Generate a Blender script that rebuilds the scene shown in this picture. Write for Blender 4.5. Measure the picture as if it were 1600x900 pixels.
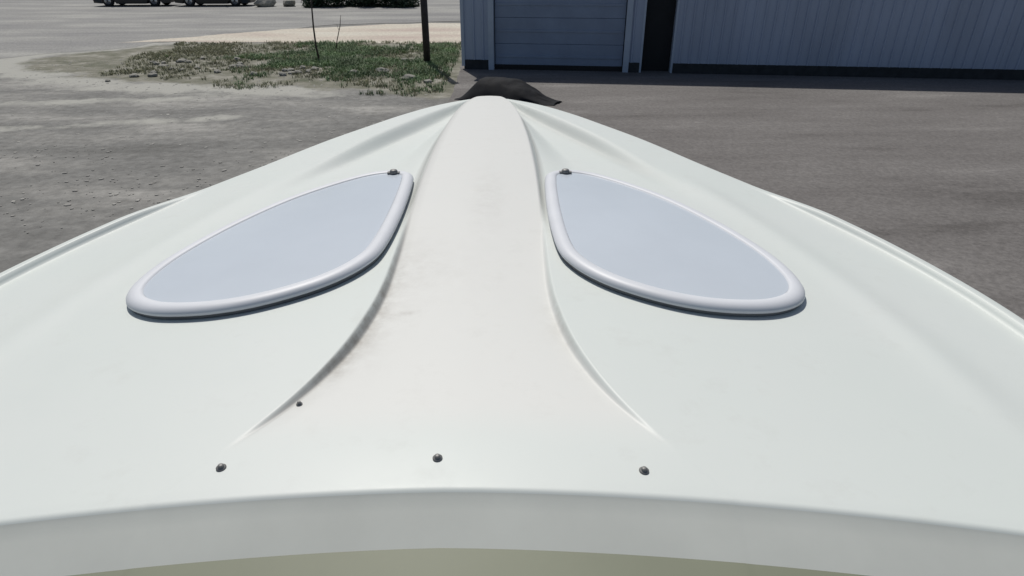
import bpy, bmesh, math, random
from math import sin, cos, radians, pi, atan2, sqrt
from mathutils import Vector, noise as mnoise

for o in list(bpy.data.objects):
    bpy.data.objects.remove(o)
S = bpy.context.scene
COL = S.collection
random.seed(7)

# ------------------------------------------------------------------ camera
cam_d = bpy.data.cameras.new('camera')
cam_d.sensor_width = 36.0
cam_d.lens = 36.0 * 967.0 / 1600.0
cam_d.clip_start = 0.02
cam_d.clip_end = 2000
cam = bpy.data.objects.new('camera', cam_d)
COL.objects.link(cam)
cam.location = (0.05, 0.0, 2.55)
cam.rotation_euler = (radians(90 - 28), 0, radians(-1.2))
S.camera = cam

# ------------------------------------------------------------------ sky, sun, exposure
SUN_EL = radians(59)
SUN_AZ = radians(-17)                 # from +Y, negative is to the left of the bow
sd = Vector((sin(SUN_AZ) * cos(SUN_EL), cos(SUN_AZ) * cos(SUN_EL), sin(SUN_EL)))
w = bpy.data.worlds.new('World')
S.world = w
w.use_nodes = True
wn = w.node_tree.nodes
wl = w.node_tree.links
sky = wn.new('ShaderNodeTexSky')
sky.sky_type = 'NISHITA'
sky.sun_disc = False
sky.sun_elevation = SUN_EL
sky.sun_rotation = SUN_AZ
sky.dust_density = 2.0
bg = wn['Background']
bg.inputs[1].default_value = 0.06
wl.new(sky.outputs[0], bg.inputs[0])
sl = bpy.data.lights.new('sun', 'SUN')
sl.energy = 3.35
sl.angle = radians(0.55)
sl.color = (1.0, 0.955, 0.89)
sun = bpy.data.objects.new('sun', sl)
COL.objects.link(sun)
sun.location = (-6, 10, 20)
sun.rotation_euler = sd.to_track_quat('Z', 'Y').to_euler()
vs = S.view_settings
vs.view_transform = 'Standard'
vs.look = 'None'
vs.exposure = 0.0
vs.gamma = 1.0
vs.use_curve_mapping = False

# ------------------------------------------------------------------ helpers
def obj(name, me_or_bm, mat, parent=None, smooth=False):
    if isinstance(me_or_bm, bmesh.types.BMesh):
        me = bpy.data.meshes.new(name)
        me_or_bm.normal_update()
        me_or_bm.to_mesh(me)
        me_or_bm.free()
    else:
        me = me_or_bm
    o = bpy.data.objects.new(name, me)
    COL.objects.link(o)
    if mat is not None and not me.materials:
        me.materials.append(mat)
    if smooth:
        me.polygons.foreach_set('use_smooth', [True] * len(me.polygons))
    if parent is not None:
        o.parent = parent
    return o

def mesh(name, v, f):
    me = bpy.data.meshes.new(name)
    me.from_pydata(v, [], f)
    me.update()
    return me

def thing(name, loc=(0, 0, 0), rz=0.0):
    o = bpy.data.objects.new(name, None)
    o.empty_display_size = 0.2
    COL.objects.link(o)
    o.location = loc
    o.rotation_euler = (0, 0, rz)
    return o

def tag(o, label=None, cat=None, group=None, kind=None):
    if label: o['label'] = label
    if cat: o['category'] = cat
    if group: o['group'] = group
    if kind: o['kind'] = kind
    return o

def add_box(bm, x0, x1, y0, y1, z0, z1, bev=0.0):
    vs_ = [bm.verts.new((x, y, z)) for z in (z0, z1) for y in (y0, y1) for x in (x0, x1)]
    idx = [(0, 2, 3, 1), (4, 5, 7, 6), (0, 1, 5, 4), (2, 6, 7, 3), (0, 4, 6, 2), (1, 3, 7, 5)]
    fs = [bm.faces.new([vs_[i] for i in q]) for q in idx]
    if bev > 0:
        es = set()
        for f in fs:
            es.update(f.edges)
        bmesh.ops.bevel(bm, geom=list(es), offset=bev, segments=2, affect='EDGES', profile=0.6)

def box(name, x0, x1, y0, y1, z0, z1, mat, parent=None, bev=0.0):
    bm = bmesh.new()
    add_box(bm, x0, x1, y0, y1, z0, z1, bev)
    return obj(name, bm, mat, parent)

def add_tube(bm, pts, rad, n=10, cap=True):
    pts = [Vector(p) for p in pts]
    rads = rad if isinstance(rad, (list, tuple)) else [rad] * len(pts)
    rings = []
    steep = abs((pts[-1] - pts[0]).normalized().z) > 0.7
    for i, p in enumerate(pts):
        t = (pts[min(i + 1, len(pts) - 1)] - pts[max(i - 1, 0)]).normalized()
        a = t.cross(Vector((1, 0, 0)) if steep else Vector((0, 0, 1)))
        a.normalize()
        b = t.cross(a)
        rings.append([bm.verts.new(p + (a * cos(2 * pi * k / n) + b * sin(2 * pi * k / n)) * rads[i]) for k in range(n)])
    for i in range(len(rings) - 1):
        for k in range(n):
            f = bm.faces.new((rings[i][k], rings[i + 1][k], rings[i + 1][(k + 1) % n], rings[i][(k + 1) % n]))
            f.smooth = True
    if cap:
        bm.faces.new(rings[0])
        bm.faces.new(rings[-1][::-1])

def add_lathe(bm, prof, axis='z', n=20, org=(0, 0, 0)):
    """prof: list of (radius, height)"""
    rings = []
    for r, h in prof:
        ring = []
        for k in range(n):
            c, s = r * cos(2 * pi * k / n), r * sin(2 * pi * k / n)
            p = {'z': (c, s, h), 'y': (c, h, -s), 'x': (h, c, s)}[axis]
            ring.append(bm.verts.new((p[0] + org[0], p[1] + org[1], p[2] + org[2])))
        rings.append(ring)
    for i in range(len(rings) - 1):
        for k in range(n):
            f = bm.faces.new((rings[i][k], rings[i][(k + 1) % n], rings[i + 1][(k + 1) % n], rings[i + 1][k]))
            f.smooth = True
    bm.faces.new(rings[0][::-1])
    bm.faces.new(rings[-1])

def interp(tab, y):
    """tab sorted ascending by key; smooth (monotone cubic-ish) interpolation"""
    if y <= tab[0][0]: return tab[0][1]
    if y >= tab[-1][0]: return tab[-1][1]
    n = len(tab)
    for i in range(n - 1):
        if tab[i][0] <= y <= tab[i + 1][0]:
            break
    x0, y0 = tab[i]; x1, y1 = tab[i + 1]
    h = x1 - x0
    d = (y1 - y0) / h
    m0 = d if i == 0 else 0.5 * (d + (y0 - tab[i - 1][1]) / (x0 - tab[i - 1][0]))
    m1 = d if i == n - 2 else 0.5 * (d + (tab[i + 2][1] - y1) / (tab[i + 2][0] - x1))
    t = (y - x0) / h
    return (2*t**3 - 3*t**2 + 1)*y0 + (t**3 - 2*t**2 + t)*h*m0 + (-2*t**3 + 3*t**2)*y1 + (t**3 - t**2)*h*m1

def sstep(a, b, x):
    t = max(0.0, min(1.0, (x - a) / (b - a)))
    return t * t * (3 - 2 * t)

# ------------------------------------------------------------------ materials
def mat(name, col, rough=0.6, metal=0.0, var=0.0, scale=4.0, bump=0.0, bscale=60.0, coat=0.0, col2=None, spec=0.5, detail=6.0, stretch=None):
    m = bpy.data.materials.new(name)
    m.use_nodes = True
    nt = m.node_tree
    N, L = nt.nodes, nt.links
    p = N['Principled BSDF']
    p.inputs['Base Color'].default_value = (*col, 1)
    p.inputs['Roughness'].default_value = rough
    p.inputs['Metallic'].default_value = metal
    p.inputs['Coat Weight'].default_value = coat
    p.inputs['Specular IOR Level'].default_value = spec
    tc = N.new('ShaderNodeTexCoord')
    src = tc.outputs['Object']
    if stretch:
        mp = N.new('ShaderNodeMapping')
        mp.inputs['Scale'].default_value = stretch
        L.new(src, mp.inputs['Vector'])
        src = mp.outputs['Vector']
    if var > 0 or col2:
        nz = N.new('ShaderNodeTexNoise')
        nz.inputs['Scale'].default_value = scale
        nz.inputs['Detail'].default_value = detail
        nz.inputs['Roughness'].default_value = 0.6
        L.new(src, nz.inputs['Vector'])
        cr = N.new('ShaderNodeValToRGB')
        c2 = col2 if col2 else tuple(max(0, c * (1 - var)) for c in col)
        c1 = col if col2 else tuple(min(1, c * (1 + var)) for c in col)
        cr.color_ramp.elements[0].position = 0.32
        cr.color_ramp.elements[1].position = 0.68
        cr.color_ramp.elements[0].color = (*c2, 1)
        cr.color_ramp.elements[1].color = (*c1, 1)
        L.new(nz.outputs['Fac'], cr.inputs['Fac'])
        L.new(cr.outputs['Color'], p.inputs['Base Color'])
    if bump > 0:
        nb = N.new('ShaderNodeTexNoise')
        nb.inputs['Scale'].default_value = bscale
        nb.inputs['Detail'].default_value = 5
        L.new(src, nb.inputs['Vector'])
        b = N.new('ShaderNodeBump')
        b.inputs['Strength'].default_value = bump
        b.inputs['Distance'].default_value = 0.02
        L.new(nb.outputs['Fac'], b.inputs['Height'])
        L.new(b.outputs['Normal'], p.inputs['Normal'])
    return m

def gelcoat():
    m = mat('gelcoat_white', (0.66, 0.70, 0.685), rough=0.4, coat=0.0, spec=0.35)
    N, L = m.node_tree.nodes, m.node_tree.links
    p = N['Principled BSDF']
    tc = N.new('ShaderNodeTexCoord')
    n1 = N.new('ShaderNodeTexNoise'); n1.inputs['Scale'].default_value = 2.2; n1.inputs['Detail'].default_value = 3
    L.new(tc.outputs['Object'], n1.inputs['Vector'])
    mix = N.new('ShaderNodeMix'); mix.data_type = 'RGBA'
    mix.inputs['A'].default_value = (0.60, 0.652, 0.622, 1)
    mix.inputs['B'].default_value = (0.63, 0.66, 0.642, 1)
    L.new(n1.outputs['Fac'], mix.inputs['Factor'])
    # the walkway down the middle is a slightly warmer white (vertex attribute), grime where dirt gathers
    at = N.new('ShaderNodeAttribute'); at.attribute_name = 'zone'
    sp = N.new('ShaderNodeSeparateColor')
    L.new(at.outputs['Color'], sp.inputs['Color'])
    mix2 = N.new('ShaderNodeMix'); mix2.data_type = 'RGBA'
    L.new(sp.outputs['Red'], mix2.inputs['Factor'])
    L.new(mix.outputs['Result'], mix2.inputs['A'])
    mix2.inputs['B'].default_value = (0.650, 0.662, 0.638, 1)
    n2 = N.new('ShaderNodeTexNoise'); n2.inputs['Scale'].default_value = 26; n2.inputs['Detail'].default_value = 7; n2.inputs['Roughness'].default_value = 0.68
    L.new(tc.outputs['Object'], n2.inputs['Vector'])
    cr = N.new('ShaderNodeValToRGB')
    cr.color_ramp.elements[0].position = 0.36; cr.color_ramp.elements[1].position = 0.66
    L.new(n2.outputs['Fac'], cr.inputs['Fac'])
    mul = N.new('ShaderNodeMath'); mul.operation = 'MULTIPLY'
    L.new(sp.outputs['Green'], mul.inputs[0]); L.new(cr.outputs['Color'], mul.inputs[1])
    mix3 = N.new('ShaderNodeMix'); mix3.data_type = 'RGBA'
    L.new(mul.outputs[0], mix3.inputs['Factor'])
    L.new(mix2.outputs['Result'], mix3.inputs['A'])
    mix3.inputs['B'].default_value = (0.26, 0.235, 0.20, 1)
    # shading of creases and bow hollow, painted as smooth dark lines and bands
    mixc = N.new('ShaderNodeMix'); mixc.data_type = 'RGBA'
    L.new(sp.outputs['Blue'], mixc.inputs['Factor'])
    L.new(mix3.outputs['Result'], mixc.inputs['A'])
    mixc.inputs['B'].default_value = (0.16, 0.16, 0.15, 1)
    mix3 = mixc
    # small dust specks all over
    n3 = N.new('ShaderNodeTexNoise'); n3.inputs['Scale'].default_value = 9; n3.inputs['Detail'].default_value = 9; n3.inputs['Roughness'].default_value = 0.75
    L.new(tc.outputs['Object'], n3.inputs['Vector'])
    cr3 = N.new('ShaderNodeValToRGB')
    cr3.color_ramp.elements[0].position = 0.55; cr3.color_ramp.elements[1].position = 0.8
    cr3.color_ramp.elements[0].color = (0, 0, 0, 1); cr3.color_ramp.elements[1].color = (0.22, 0.22, 0.22, 1)
    L.new(n3.outputs['Fac'], cr3.inputs['Fac'])
    mix4 = N.new('ShaderNodeMix'); mix4.data_type = 'RGBA'
    L.new(cr3.outputs['Color'], mix4.inputs['Factor'])
    L.new(mix3.outputs['Result'], mix4.inputs['A'])
    mix4.inputs['B'].default_value = (0.42, 0.42, 0.39, 1)
    L.new(mix4.outputs['Result'], p.inputs['Base Color'])
    mr = N.new('ShaderNodeMapRange')
    mr.inputs['To Min'].default_value = 0.36; mr.inputs['To Max'].default_value = 0.58
    L.new(n3.outputs['Fac'], mr.inputs['Value'])
    L.new(mr.outputs['Result'], p.inputs['Roughness'])
    # faint waviness of a laminate
    nb = N.new('ShaderNodeTexNoise'); nb.inputs['Scale'].default_value = 5; nb.inputs['Detail'].default_value = 2
    L.new(tc.outputs['Object'], nb.inputs['Vector'])
    b = N.new('ShaderNodeBump'); b.inputs['Strength'].default_value = 0.12; b.inputs['Distance'].default_value = 0.01
    L.new(nb.outputs['Fac'], b.inputs['Height'])
    L.new(b.outputs['Normal'], p.inputs['Normal'])
    return m

M_GEL = gelcoat()
M_FRAME = mat('frame_white_plastic', (0.62, 0.645, 0.68), rough=0.48, var=0.03, scale=8)
M_PANE = mat('pane_acrylic', (0.53, 0.582, 0.635), rough=0.2, var=0.03, scale=3, spec=0.5)
M_SNAP = mat('snap_metal', (0.20, 0.20, 0.195), rough=0.5, metal=0.3)
M_FRAME_SHADOW = mat('frame_shadow_grey', (0.15, 0.155, 0.16), rough=0.8, var=0.2)
M_COAM = mat('coaming_grey', (0.58, 0.60, 0.555), rough=0.45, var=0.05, scale=5)
M_DASH = mat('dash_olive_vinyl', (0.185, 0.20, 0.143), rough=0.6, var=0.05, scale=5)
M_RUB = mat('rub_rail_vinyl', (0.60, 0.62, 0.60), rough=0.5, var=0.05)
M_GALV = mat('galvanised_steel', (0.42, 0.43, 0.44), rough=0.45, metal=0.7, var=0.15, scale=14)
M_RUBBER = mat('rubber_black', (0.018, 0.018, 0.019), rough=0.8, var=0.3, scale=20)
M_CARPET = mat('bunk_carpet', (0.05, 0.05, 0.055), rough=0.95, bump=0.4, bscale=180)
M_WALL = mat('steel_siding_blue', (0.385, 0.45, 0.575), rough=0.5, var=0.10, scale=1.2, stretch=(1, 1, 0.25))
M_DOOR = mat('door_blue_grey', (0.25, 0.31, 0.42), rough=0.5, var=0.10, scale=1.5)
M_TRIM = mat('trim_slate', (0.43, 0.50, 0.60), rough=0.5, var=0.08, scale=2)
M_DARK = mat('dark_opening', (0.007, 0.009, 0.012), rough=0.7, var=0.2)
M_BASE = mat('plinth_dark', (0.03, 0.034, 0.038), rough=0.85, var=0.3, scale=6)
M_ROOF = mat('roof_steel', (0.30, 0.32, 0.35), rough=0.5, var=0.1)
M_POLE = mat('pole_dark', (0.028, 0.022, 0.026), rough=0.65, var=0.4, scale=9)
M_STICK = mat('stick_brown', (0.06, 0.045, 0.035), rough=0.8, var=0.3, scale=20)
M_TARP = mat('tarp_black', (0.006, 0.0075, 0.011), rough=0.8, var=0.3, scale=8, bump=0.15, bscale=14, spec=0.2)
M_STONE = mat('stone_pale', (0.27, 0.265, 0.235), rough=0.9, var=0.25, scale=9, bump=0.5, bscale=30)
M_BLADE = mat('grass_blade', (0.15, 0.225, 0.105), rough=0.7, var=0.5, scale=0.9)
M_DRY = mat('grass_dry', (0.27, 0.27, 0.17), rough=0.8, var=0.35, scale=1.5)
M_LEAF = mat('leaf_dark', (0.035, 0.060, 0.028), rough=0.55, var=0.45, scale=2.5)
M_BARK = mat('bark', (0.09, 0.07, 0.05), rough=0.9, var=0.35, scale=14, bump=0.6, bscale=40)
M_CAR = mat('car_paint_black', (0.008, 0.009, 0.010), rough=0.45, coat=0.1)
M_CAR2 = mat('car_paint_charcoal', (0.02, 0.021, 0.024), rough=0.45, coat=0.1)
M_GLASS = mat('car_glass', (0.02, 0.025, 0.03), rough=0.05)
M_RIM = mat('rim_alloy', (0.55, 0.56, 0.57), rough=0.3, metal=0.8)
M_LAMP = mat('lamp_lens', (0.55, 0.5, 0.45), rough=0.15)
M_TAIL = mat('tail_lens', (0.35, 0.02, 0.02), rough=0.2)
M_PEBBLE = mat('pebble_grey', (0.29, 0.285, 0.265), rough=0.95, var=0.35, scale=0.9)

def ground_mat(name, stops, scale, fine, bump=0.5, stretch=None, patch=None):
    """layered noise colours: stops = list of (pos, colour)"""
    m = bpy.data.materials.new(name)
    m.use_nodes = True
    N, L = m.node_tree.nodes, m.node_tree.links
    p = N['Principled BSDF']
    p.inputs['Roughness'].default_value = 0.92
    p.inputs['Specular IOR Level'].default_value = 0.25
    tc = N.new('ShaderNodeTexCoord')
    src = tc.outputs['Object']
    if stretch:
        mp = N.new('ShaderNodeMapping'); mp.inputs['Scale'].default_value = stretch
        L.new(src, mp.inputs['Vector']); srcs = mp.outputs['Vector']
    else:
        srcs = src
    n1 = N.new('ShaderNodeTexNoise'); n1.inputs['Scale'].default_value = scale; n1.inputs['Detail'].default_value = 8; n1.inputs['Roughness'].default_value = 0.62
    L.new(srcs, n1.inputs['Vector'])
    cr = N.new('ShaderNodeValToRGB')
    while len(cr.color_ramp.elements) < len(stops):
        cr.color_ramp.elements.new(0.5)
    for e, (q, c) in zip(cr.color_ramp.elements, stops):
        e.position = q; e.color = (*c, 1)
    L.new(n1.outputs['Fac'], cr.inputs['Fac'])
    n2 = N.new('ShaderNodeTexNoise'); n2.inputs['Scale'].default_value = fine; n2.inputs['Detail'].default_value = 6; n2.inputs['Roughness'].default_value = 0.7
    L.new(src, n2.inputs['Vector'])
    mr = N.new('ShaderNodeMapRange'); mr.inputs['From Min'].default_value = 0.3; mr.inputs['From Max'].default_value = 0.7
    mr.inputs['To Min'].default_value = 0.72; mr.inputs['To Max'].default_value = 1.28
    L.new(n2.outputs['Fac'], mr.inputs['Value'])
    mx = N.new('ShaderNodeMix'); mx.data_type = 'RGBA'; mx.blend_type = 'MULTIPLY'; mx.inputs['Factor'].default_value = 1
    L.new(cr.outputs['Color'], mx.inputs['A']); L.new(mr.outputs['Result'], mx.inputs['B'])
    L.new(mx.outputs['Result'], p.inputs['Base Color'])
    b = N.new('ShaderNodeBump'); b.inputs['Strength'].default_value = bump; b.inputs['Distance'].default_value = 0.03
    L.new(n2.outputs['Fac'], b.inputs['Height']); L.new(b.outputs['Normal'], p.inputs['Normal'])
    return m

M_LOT = ground_mat('lot_gravel', [(0.30, (0.125, 0.125, 0.118)), (0.46, (0.178, 0.178, 0.17)), (0.56, (0.22, 0.218, 0.206)), (0.70, (0.33, 0.325, 0.305))], 0.45, 6, 0.6, (0.6, 1.7, 1))
M_APRON = ground_mat('apron_asphalt', [(0.30, (0.10, 0.094, 0.09)), (0.42, (0.142, 0.135, 0.13)), (0.58, (0.165, 0.158, 0.152)), (0.70, (0.215, 0.207, 0.198))], 0.6, 20, 0.3, (0.45, 1.8, 1))
M_ROAD = ground_mat('road_pale', [(0.3, (0.20, 0.20, 0.20)), (0.5, (0.26, 0.26, 0.25)), (0.72, (0.36, 0.36, 0.335))], 0.35, 12, 0.3, (0.5, 1.6, 1))
M_PATH = ground_mat('path_sandy', [(0.3, (0.42, 0.35, 0.31)), (0.5, (0.50, 0.46, 0.39)), (0.75, (0.55, 0.54, 0.47))], 0.4, 10, 0.3, (0.5, 1.8, 1))
M_EARTH = ground_mat('earth_verge', [(0.32, (0.075, 0.085, 0.055)), (0.46, (0.14, 0.14, 0.11)), (0.54, (0.20, 0.195, 0.165)), (0.68, (0.31, 0.305, 0.27))], 1.3, 7, 0.8)

# ------------------------------------------------------------------ ground
def sheet(name, outline, z, m, wob=0.0, cuts=1):
    pts = []
    n = len(outline)
    for i in range(n):
        a, b = outline[i], outline[(i + 1) % n]
        for k in range(cuts):
            t = k / cuts
            x, y = a[0] + (b[0] - a[0]) * t, a[1] + (b[1] - a[1]) * t
            if wob:
                q = mnoise.noise_vector(Vector((x * 0.6, y * 0.6, z * 50)))
                q2 = mnoise.noise_vector(Vector((x * 2.3, y * 2.3, z * 50 + 9)))
                x += q.x * wob + q2.x * wob * 0.4; y += q.y * wob + q2.y * wob * 0.4
            pts.append((x, y, z))
    bm = bmesh.new()
    f = bm.faces.new([bm.verts.new(p) for p in pts])
    bmesh.ops.triangulate(bm, faces=[f])
    bm.normal_update()
    for f in bm.faces:
        if f.normal.z < 0: f.normal_flip()
    o = obj(name, bm, m)
    tag(o, kind='structure')
    return o

sheet('ground', [(-400, -200), (400, -200), (400, 700), (-400, 700)], 0.0, M_LOT)
sheet('road', [(-60, 19.0), (-14.5, 19.0), (-12.2, 21.5), (-11.0, 25.0), (-7, 29.5), (4, 33), (40, 33), (40, 48), (-60, 48)], 0.010, M_ROAD, 0.5, 14)
sheet('path', [(-12.8, 23.2), (-9.5, 22.9), (-3.5, 22.6), (4, 22.4), (10, 22.6), (10, 30), (-3, 30.3), (-8.5, 27.6)], 0.014, M_PATH, 0.45, 14)

def verge_poly():
    return [(-12.6, 17.6), (-9.4, 15.6), (-6.8, 14.8), (-4.4, 14.6), (-1.6, 13.4), (-0.9, 13.2), (-0.9, 23.4), (-4, 23.3), (-8.5, 22.9), (-10.8, 22.6), (-13.4, 19.4)]
def poly_dist(P, x, y):
    ins = False; d = 1e9
    n = len(P)
    for i in range(n):
        (x1, y1), (x2, y2) = P[i], P[(i + 1) % n]
        if (y1 > y) != (y2 > y) and x < (x2 - x1) * (y - y1) / (y2 - y1) + x1:
            ins = not ins
        t = max(0, min(1, ((x - x1) * (x2 - x1) + (y - y1) * (y2 - y1)) / ((x2 - x1) ** 2 + (y2 - y1) ** 2)))
        d = min(d, sqrt((x - x1 - t * (x2 - x1)) ** 2 + (y - y1 - t * (y2 - y1)) ** 2))
    return d if ins else -d
VP = verge_poly()
def blend_mat():
    """the lot's own gravel running into earth where the painted weight and a noise allow it"""
    m = M_LOT.copy(); m.name = 'verge_blend'
    N, L = m.node_tree.nodes, m.node_tree.links
    p = N['Principled BSDF']
    lot = p.inputs['Base Color'].links[0].from_socket
    tc = N.new('ShaderNodeTexCoord')
    def noise(sc, det):
        q = N.new('ShaderNodeTexNoise'); q.inputs['Scale'].default_value = sc; q.inputs['Detail'].default_value = det; q.inputs['Roughness'].default_value = 0.65
        L.new(tc.outputs['Object'], q.inputs['Vector']); return q.outputs['Fac']
    cr = N.new('ShaderNodeValToRGB')
    while len(cr.color_ramp.elements) < 4: cr.color_ramp.elements.new(0.5)
    for e, (q, c) in zip(cr.color_ramp.elements, [(0.32, (0.085, 0.095, 0.06)), (0.45, (0.15, 0.15, 0.115)), (0.55, (0.205, 0.20, 0.165)), (0.68, (0.33, 0.325, 0.285))]):
        e.position = q; e.color = (*c, 1)
    L.new(noise(1.6, 9), cr.inputs['Fac'])
    at = N.new('ShaderNodeAttribute'); at.attribute_name = 'weight'
    sp = N.new('ShaderNodeSeparateColor'); L.new(at.outputs['Color'], sp.inputs['Color'])
    def weighted(sock, nsock):
        a = N.new('ShaderNodeMath'); a.operation = 'MULTIPLY_ADD'; a.inputs[1].default_value = 1.6; a.inputs[2].default_value = -0.8
        L.new(nsock, a.inputs[0])
        b = N.new('ShaderNodeMath'); b.operation = 'ADD'; L.new(a.outputs[0], b.inputs[0]); L.new(sock, b.inputs[1])
        c = N.new('ShaderNodeMapRange'); c.inputs['From Min'].default_value = 0.35; c.inputs['From Max'].default_value = 0.65
        L.new(b.outputs[0], c.inputs['Value'])
        d = N.new('ShaderNodeMath'); d.operation = 'MULTIPLY'; d.use_clamp = True
        e = N.new('ShaderNodeMath'); e.operation = 'MULTIPLY'; e.use_clamp = True; e.inputs[1].default_value = 6
        L.new(sock, e.inputs[0]); L.new(c.outputs[0], d.inputs[0]); L.new(e.outputs[0], d.inputs[1])
        return d.outputs[0]
    m1 = N.new('ShaderNodeMix'); m1.data_type = 'RGBA'
    L.new(weighted(sp.outputs['Green'], noise(1.1, 8)), m1.inputs['Factor'])
    L.new(lot, m1.inputs['A']); m1.inputs['B'].default_value = (0.35, 0.35, 0.32, 1)
    m2 = N.new('ShaderNodeMix'); m2.data_type = 'RGBA'
    L.new(weighted(sp.outputs['Red'], noise(0.9, 9)), m2.inputs['Factor'])
    L.new(m1.outputs['Result'], m2.inputs['A']); L.new(cr.outputs['Color'], m2.inputs['B'])
    L.new(m2.outputs['Result'], p.inputs['Base Color'])
    return m
def verge():
    V, Fc, W = [], [], []
    x0, x1, y0, y1, st = -17.0, -0.86, 9.0, 24.6, 0.16
    nx, ny = int((x1 - x0) / st), int((y1 - y0) / st)
    for j in range(ny + 1):
        for i in range(nx + 1):
            x, y = x0 + (x1 - x0) * i / nx, y0 + (y1 - y0) * j / ny
            d = poly_dist(VP, x, y)
            red = sstep(-0.9, 0.9, d) if x < -1.5 else sstep(-0.9, 0.5, d)
            pale = 0.75 * math.exp(-((d + 0.5) / 0.9) ** 2) * sstep(-2.0, -4.5, x)
            pale = max(pale, 0.55 * math.exp(-((y - 13.0 - 0.15 * (x + 8)) / 0.5) ** 2) * sstep(-5, -7, x), 0.5 * math.exp(-((y - 11.2 - 0.2 * (x + 6)) / 0.4) ** 2) * sstep(-3.5, -5, x))
            edge = min(x - x0, x1 - x + 1, y - y0, y1 - y)
            f = sstep(0.0, 0.8, edge)
            if y > 22.9: f *= sstep(23.7, 22.9, y)
            W.append((red * f, pale * f, 0, 1))
            V.append((x, y, 0.0008 + 0.0052 * sstep(0.0, 1.2, min(x - x0, y - y0))))
    n = nx + 1
    for j in range(ny):
        for i in range(nx):
            a = j * n + i
            Fc.append((a, a + 1, a + n + 1, a + n))
    me = mesh('verge', V, Fc)
    ca = me.color_attributes.new('weight', 'FLOAT_COLOR', 'POINT')
    for i, c in enumerate(W): ca.data[i].color = c
    tag(obj('verge', me, blend_mat()), kind='structure')
verge()
sheet('paved_apron', [(-0.9, -8), (26, -8), (26, 30), (-1.0, 30), (-0.95, 15)], 0.018, M_APRON, 0.10, 40)

# ------------------------------------------------------------------ boat
boat = thing('boat', (-0.036, 0, 0), -0.011)
tag(boat, 'white fibreglass motor boat with two pale deck windows and narrow central walkway', 'boat')

T_XG = sorted([(3.40, 0.0), (3.385, 0.07), (3.34, 0.16), (3.25, 0.275), (3.06, 0.43), (2.85, 0.56), (2.63, 0.69), (2.28, 0.86), (2.02, 1.0), (1.79, 1.108), (1.57, 1.19), (1.3, 1.245), (1.0, 1.255), (0.6, 1.265), (-2.7, 1.20)])
T_XS = sorted([(3.40, 0.0), (3.37, 0.045), (3.32, 0.068), (3.2, 0.098), (2.93, 0.142), (2.48, 0.178), (2.05, 0.190), (1.66, 0.187), (1.37, 0.181), (1.2, 0.181), (1.1, 0.188), (0.95, 0.213), (0.81, 0.262), (0.70, 0.325), (0.58, 0.41)])
T_XT = sorted([(3.40, 0.0), (3.385, 0.045), (3.34, 0.095), (3.25, 0.155), (3.06, 0.27), (2.85, 0.375), (2.6, 0.485), (2.38, 0.56), (2.07, 0.657), (1.65, 0.77), (1.29, 0.84), (0.99, 0.87), (0.58, 0.89)])
T_STEP = sorted([(0.55, 0.0), (0.69, 0.0), (0.76, -0.005), (0.87, -0.013), (1.05, -0.020), (1.3, -0.014), (1.55, -0.003), (1.8, 0.012), (2.1, 0.026), (2.6, 0.036), (3.1, 0.036), (3.3, 0.022), (3.40, 0.008)])
T_TR = sorted([(0.55, 0.0), (1.75, 0.0), (1.9, 0.004), (2.1, 0.017), (2.35, 0.034), (2.6, 0.046), (3.0, 0.044), (3.25, 0.025), (3.40, 0.005)])

def base_z(a, y):
    return 1.93 - 0.03 * max(0.0, (y - 1.0) / 2.2) - 0.07 * a ** 1.5

def deck_z(x, y, a=None):
    a = abs(x)
    xs, xt, xg = interp(T_XS, y), interp(T_XT, y), interp(T_XG, y)
    z = base_z(a, y)
    st = interp(T_STEP, y)
    ws = 0.012 + 0.012 * sstep(1.6, 2.4, y) * sstep(3.42, 3.2, y)
    z += st * (1 - sstep(xs - ws * 0.5, xs + ws * 0.5, a))
    # shallow hollow beside the raised bow walkway, up onto the side ridge
    tr = interp(T_TR, y)
    wt = min(0.06, 0.36 * max(0.02, xt - xs))
    hollow = sstep(xs, xs + 0.35 * (xt - xs) + 0.01, a) * (1 - sstep(xt - wt, xt + wt * 0.25, a))
    z -= tr * hollow
    # outside the ridge line the deck falls off a little more
    z -= 0.02 * sstep(2.3, 1.5, y) * max(0.0, a - xt) ** 1.0 * sstep(xt, xt + 0.08, a)
    # soft crest carrying the ridge line aft, outside the windows
    z += 0.011 * sstep(2.25, 1.85, y) * sstep(0.62, 1.0, y) * math.exp(-((a - xt - 0.045) / 0.055) ** 2)
    # raised lip along the gunwale, fading out toward the bow
    lip = sstep(2.1, 1.75, y)
    z += lip * 0.020 * sstep(xg - 0.060, xg - 0.045, a)
    # rolled outer edge
    e = xg - a
    R = 0.028
    if e < R:
        q = 1 - e / R
        z -= R * (1 - sqrt(max(0.0, 1 - min(1, q) ** 2)))
    return z

def aft_y(x):
    return 0.607 - 0.065 * x * x

def rows():
    ys = []
    y = 0.607
    while y < 3.40:
        ys.append(y)
        step = 0.016 if y < 3.0 else 0.010
        if y > 3.3: step = 0.006
        if y > 3.38: step = 0.004
        y += step
    ys.append(3.399)
    return ys

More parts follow.
